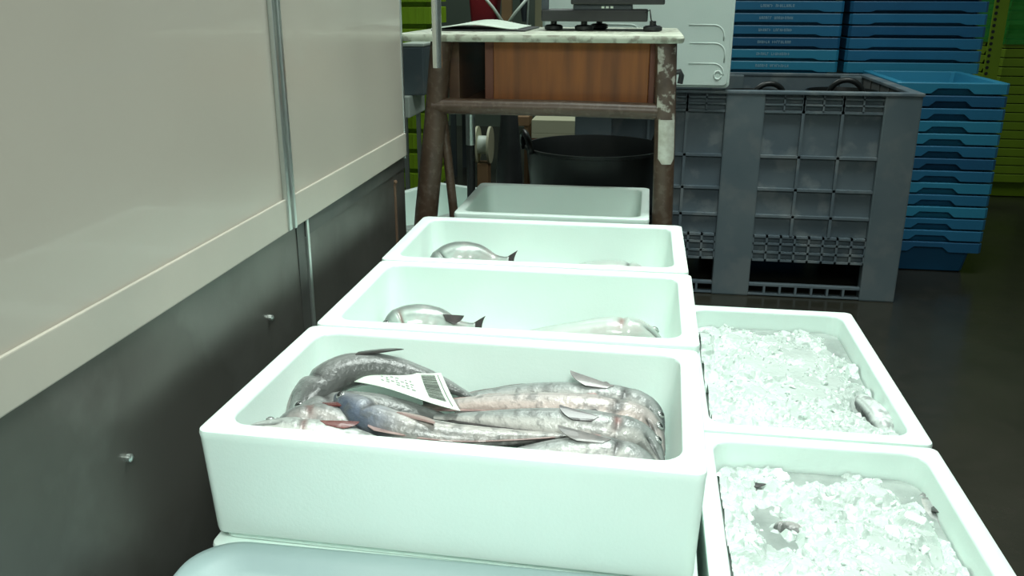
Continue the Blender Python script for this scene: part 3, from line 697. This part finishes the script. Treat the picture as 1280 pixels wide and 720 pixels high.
ORD = ['bottom', 'second', 'third', 'fourth', 'fifth', 'sixth', 'seventh', 'eighth', 'ninth', 'tenth', 'eleventh', 'twelfth', 'thirteenth', 'fourteenth', 'fifteenth',
       'sixteenth', 'seventeenth', 'eighteenth', 'nineteenth', 'twentieth', 'twenty-first', 'twenty-second', 'twenty-third', 'twenty-fourth', 'twenty-fifth', 'twenty-sixth', 'twenty-seventh', 'twenty-eighth']
H_ = .13
def up_(k): return ORD[k] if k == 0 else ORD[k]+' from the bottom'
c1 = obj('blue_crate', crate_mesh(.41, .60, H_), M['blue'])
stack_crates('blue_crate', c1, 14, .0485, 1.166, 3.945, .004, 0, lambda k: ('blue crate, topmost of the shorter stack right of the grey bin' if k == 13 else
    'blue crate, %s, in the shorter stack right of the grey bin' % up_(k)), 'blue crates right of the grey bin',
    ['bluedeep', 'blue', 'blue', 'bluelight', 'blue', 'bluelight', 'blue', 'bluedeep', 'blue', 'bluelight', 'bluelight', 'blue', 'bluedeep', 'bluelight'])
def tall(xc, yc, where, grp, n, mats, printed):
    base = obj('deep_crate', crate_mesh(.585, .40, .66, .05), M['bluedeep']); base.location = (xc, yc, .002)
    tag(base, 'deep blue tote at the foot of the %s' % where, 'crate', grp)
    c = obj('blue_crate', crate_mesh(.585, .40, H_, .045, .36, .008), M['blue'])
    L = stack_crates('blue_crate', c, n, .0530, xc, yc, .664, 0, lambda k: 'blue crate, %s, in the %s' % (up_(k), where), grp, mats, .003)
    if printed:
        rg = random.Random(4)
        for k, o in enumerate(L):
            bm = bmesh.new(); x = -.075
            for wn in (6, 9):
                for i in range(wn):
                    wl = .0062; yb = -.2005
                    box(bm, x, x+.0018, yb-.0008, yb+.002, H_-.026, H_-.014)
                    zz = rg.choice((H_-.016, H_-.021, H_-.026)); box(bm, x, x+wl, yb-.0008, yb+.002, zz, zz+.0022)
                    if rg.random() < .5: box(bm, x+wl-.0018, x+wl, yb-.0008, yb+.002, H_-.026, H_-.014)
                    x += wl+.0032
                x += .010
            obj('print', bm, M['bluemark'], o)
    return L
tall(.573, 4.515, 'printed stack behind the grey bin', 'blue crates behind the grey bin, printed stack', 10, ['bluelight', 'bluelight', 'bluedeep', 'blue', 'blue', 'blue', 'bluedeep'], True)
tall(1.186, 4.515, 'plain tall stack behind the grey bin', 'blue crates behind the grey bin, plain stack', 10, ['bluelight', 'blue', 'blue', 'bluedeep', 'blue', 'bluedeep', 'bluedeep'], False)
c3 = obj('green_crate', crate_mesh(.60, .40, H_, .042), M['limedark'])
stack_crates('green_crate', c3, 25, .0485, 2.19, 5.42, .004, 0, lambda k: 'green crate, %s, in the far right stack' % up_(k), 'green crates at the far right', ['limedark'], .003)
# film around the top of that stack
bm = bmesh.new(); rg = np.random.default_rng(2); A = []
for kz in range(26):
    z = .84+.62*kz/25; row = []
    for i, p in enumerate(rrect(.628, .428, .02, z, 10)):
        row.append(bm.verts.new((p[0]*(1+rg.normal(0, .004)), p[1]*(1+rg.normal(0, .006)), p[2]+rg.normal(0, .004))))
    A.append(row)
for a_, b_ in zip(A, A[1:]):
    for k in range(len(a_)): bm.faces.new((a_[k], a_[(k+1) % len(a_)], b_[(k+1) % len(a_)], b_[k]))
fl = obj('stretch_film', bm, M['film'], None, False); fl.location = (2.19, 5.42, 0)
md = fl.modifiers.new('thickness', 'SOLIDIFY'); md.thickness = .0012
tag(fl, 'shiny green stretch film wrapped round the top of the far right crates', 'film')
# perforated corner guard
bm = bmesh.new(); box(bm, -.035, .035, -.006, .006, 0, 1.4, .002)
cg = obj('corner_guard', bm, M['limedark']); cg.location = (1.768, 5.0, 0)
tag(cg, 'yellow-green upright strip with a column of holes beside the blue stack', 'guard')
obj('perforation', (lambda bm: [tube(bm, [(-.022, -.0075, .70+.030*k), (-.022, -.0062, .70+.030*k)], .0085, 10) for k in range(14)] and bm)(bmesh.new()), M['black'], cg)

# left: bright lime crates behind the white bench
c4 = obj('lime_crate', crate_mesh(.50, .36, .125, .085, .10, .02, ribs=True), M['lime'])
stack_crates('lime_crate', c4, 11, .112, -1.40, 4.95, .002, 0, lambda k: 'lime crate, %s, in the stack past the stall wall' % up_(k), 'lime crates past the stall wall', ['lime'], .003)
w = empty('white_bench', (-1.42, 4.45, 0)); tag(w, 'low white bench seen in the gap past the stall wall', 'bench')
obj('bench_top', box(bmesh.new(), -.3, .26, -.16, .16, .50, .605, .006), M['white'], w)
for sx in (-.28, .22):
    for sy in (-.14, .12): obj('leg', box(bmesh.new(), sx, sx+.02, sy, sy+.02, 0, .50), M['alu'], w)
g = obj('grey_case', box(bmesh.new(), -.06, .05, -.10, .10, 0, .235, .008), M['greypost']); g.location = (-1.145+.0, 4.45, .6052)
obj('case_lid', box(bmesh.new(), -.062, .052, -.102, .102, .236, .252, .005), M['white'], g)
tag(g, 'upright grey case with a pale lid standing on the white bench', 'case')

# far background seen over and under the table
rb = empty('rear_counter', (-.75, 5.35, 0)); tag(rb, 'dark green counter standing far behind the work table', 'counter')
obj('counter_body', box(bmesh.new(), -.45, .55, -.05, .35, .50, .86), M['greywall'], rb); obj('counter_top', box(bmesh.new(), -.47, .57, -.08, .37, .86, .885, .004), M['darkgrey'], rb)
for sx in (-.43, .50):
    for sy in (-.03, .31): obj('leg', box(bmesh.new(), sx, sx+.03, sy, sy+.03, 0, .50), M['darkgrey'], rb)
bm = bmesh.new(); loft(bm, [rrect(.13, .12, .02, 0), rrect(.155, .14, .02, .05), rrect(.19, .17, .02, .30), rrect(.17, .15, .02, .30), rrect(.12, .11, .02, .02)])
rr_ = obj('red_bucket', bm, M['red'], None, True, 40); rr_.location = (-.985, 5.47, .8855)
tag(rr_, 'red plastic bucket on the far counter behind the hanging pipe', 'bucket')
e = empty('tan_frame', (-.835, 5.31, .8855)); tag(e, 'tan timber post with pale crossed struts on the far counter', 'frame')
obj('post', box(bmesh.new(), -.022, .038, -.02, .02, 0, .5, .003), M['tan'], e)
obj('strut', tube(bmesh.new(), [(.01, -.03, .02), (-.07, -.03, .13), (-.16, -.03, .23)], .009, 10), M['white'], e, True)
obj('strut', tube(bmesh.new(), [(.0, -.03, .02), (.06, -.03, .10), (.14, -.03, .19)], .009, 10), M['white'], e, True)
u = empty('folded_parasol', (-.735, 5.40, .8855)); tag(u, 'folded dark parasol with a white stick leaning upright on the far counter', 'parasol')
obj('cloth', lathe(bmesh.new(), [(.014, .05), (.022, .10), (.033, .22), (.038, .5), (.01, .55)], 14), M['darkgrey'], u, True, 40)
obj('stick', tube(bmesh.new(), [(.018, -.03, 0), (.030, -.03, .25), (.032, -.03, .5)], .006, 8), M['white'], u, True)
bb = obj('beige_board', box(bmesh.new(), -.10, .13, -.012, .012, 0, .45, .003), M['beige']); bb.location = (-.585, 5.5, .8855)
tag(bb, 'plain beige board standing on the far counter left of the scale', 'board')
# low things behind the table legs
pd = obj('black_pedestal', lathe(bmesh.new(), [(.052, 0), (.052, .02), (.051, .05), (.049, .46), (.032, .66), (.030, .76)], 20), M['black'], None, True, 40); pd.location = (-.478, 3.12, 0)
tag(pd, 'black tapered pedestal standing just left of the black rubber tub', 'pedestal')
wr = empty('hose_reel', (-.86, 4.7, 0)); tag(wr, 'small pale reel on a brown foot seen behind the table legs', 'reel')
bm = bmesh.new()
for s_ in (-.035, .035): tube(bm, [(s_-.006, 0, .31), (s_+.006, 0, .31)], .10, 28)
obj('flange', bm, M['cream'], wr, True, 40); obj('drum', tube(bmesh.new(), [(-.03, 0, .31), (.03, 0, .31)], .05, 20), M['white'], wr, True, 40)
obj('foot', box(bmesh.new(), -.03, .03, -.05, .05, 0, .215, .005), M['tan'], wr)
oc = obj('orange_stool', box(bmesh.new(), -.06, .05, -.08, .08, .42, .47, .004), M['tan']); oc.location = (-.66, 4.75, 0)
for sx in (-.055, .025):
    for sy in (-.07, .05): obj('leg', box(bmesh.new(), sx, sx+.02, sy, sy+.02, 0, .42), M['tan'], oc)
tag(oc, 'small orange-brown stool behind the handle of the black tub', 'stool')
pb = empty('board_pile', (-.45, 4.75, 0)); tag(pb, 'pile of cream boards on red-brown runners behind the black tub', 'board pile')
for k, (za, zb, mm) in enumerate(((0, .16, 'woodred'), (.16, .30, 'tan'), (.30, .345, 'cream'), (.345, .375, 'woodred'), (.375, .40, 'cream'), (.40, .47, 'cream'))):
    obj('board' if mm != 'woodred' else 'runner', box(bmesh.new(), -.13, .20, -.2, .2, za, zb, .003), M[mm], pb)

# ---------------------------------------------------------------- light
W = bpy.data.worlds.new('world'); SC.world = W; W.use_nodes = True
bg = W.node_tree.nodes['Background']; bg.inputs['Color'].default_value = (.80, 1, .90, 1); bg.inputs['Strength'].default_value = .07
def area(name, loc, target, size, power, col=(.90, 1, .94), sy=None, spread=None):
    l = bpy.data.lights.new(name, 'AREA'); l.energy = power; l.color = col; l.size = size
    l.shape = 'RECTANGLE' if sy else 'SQUARE'
    if sy: l.size_y = sy
    if spread: l.spread = spread
    o = bpy.data.objects.new(name, l); COL.objects.link(o); o.location = loc
    o.rotation_euler = (Vector(target)-Vector(loc)).to_track_quat('-Z', 'Y').to_euler(); return o
area('hall_lamp', (.15, 2.05, 2.9), (-.02, 1.55, .4), 1.0, 25, sy=1.4, spread=math.radians(95))
area('stall_lamp', (.12, -.4, 2.0), (-.2, 1.0, .42), .7, 10.5, spread=math.radians(80))
area('rear_lamp', (-.9, 5.2, 3.4), (-.9, 5.3, 0), 1.4, 45, sy=1.8)
area('aisle_lamp', (.9, 2.7, 3.2), (.6, 3.6, .3), 1.0, 13, spread=math.radians(110))
SC.view_settings.view_transform = 'Standard'; SC.view_settings.look = 'None'
SC.view_settings.exposure = 0.; SC.view_settings.gamma = 1.; SC.view_settings.use_curve_mapping = False
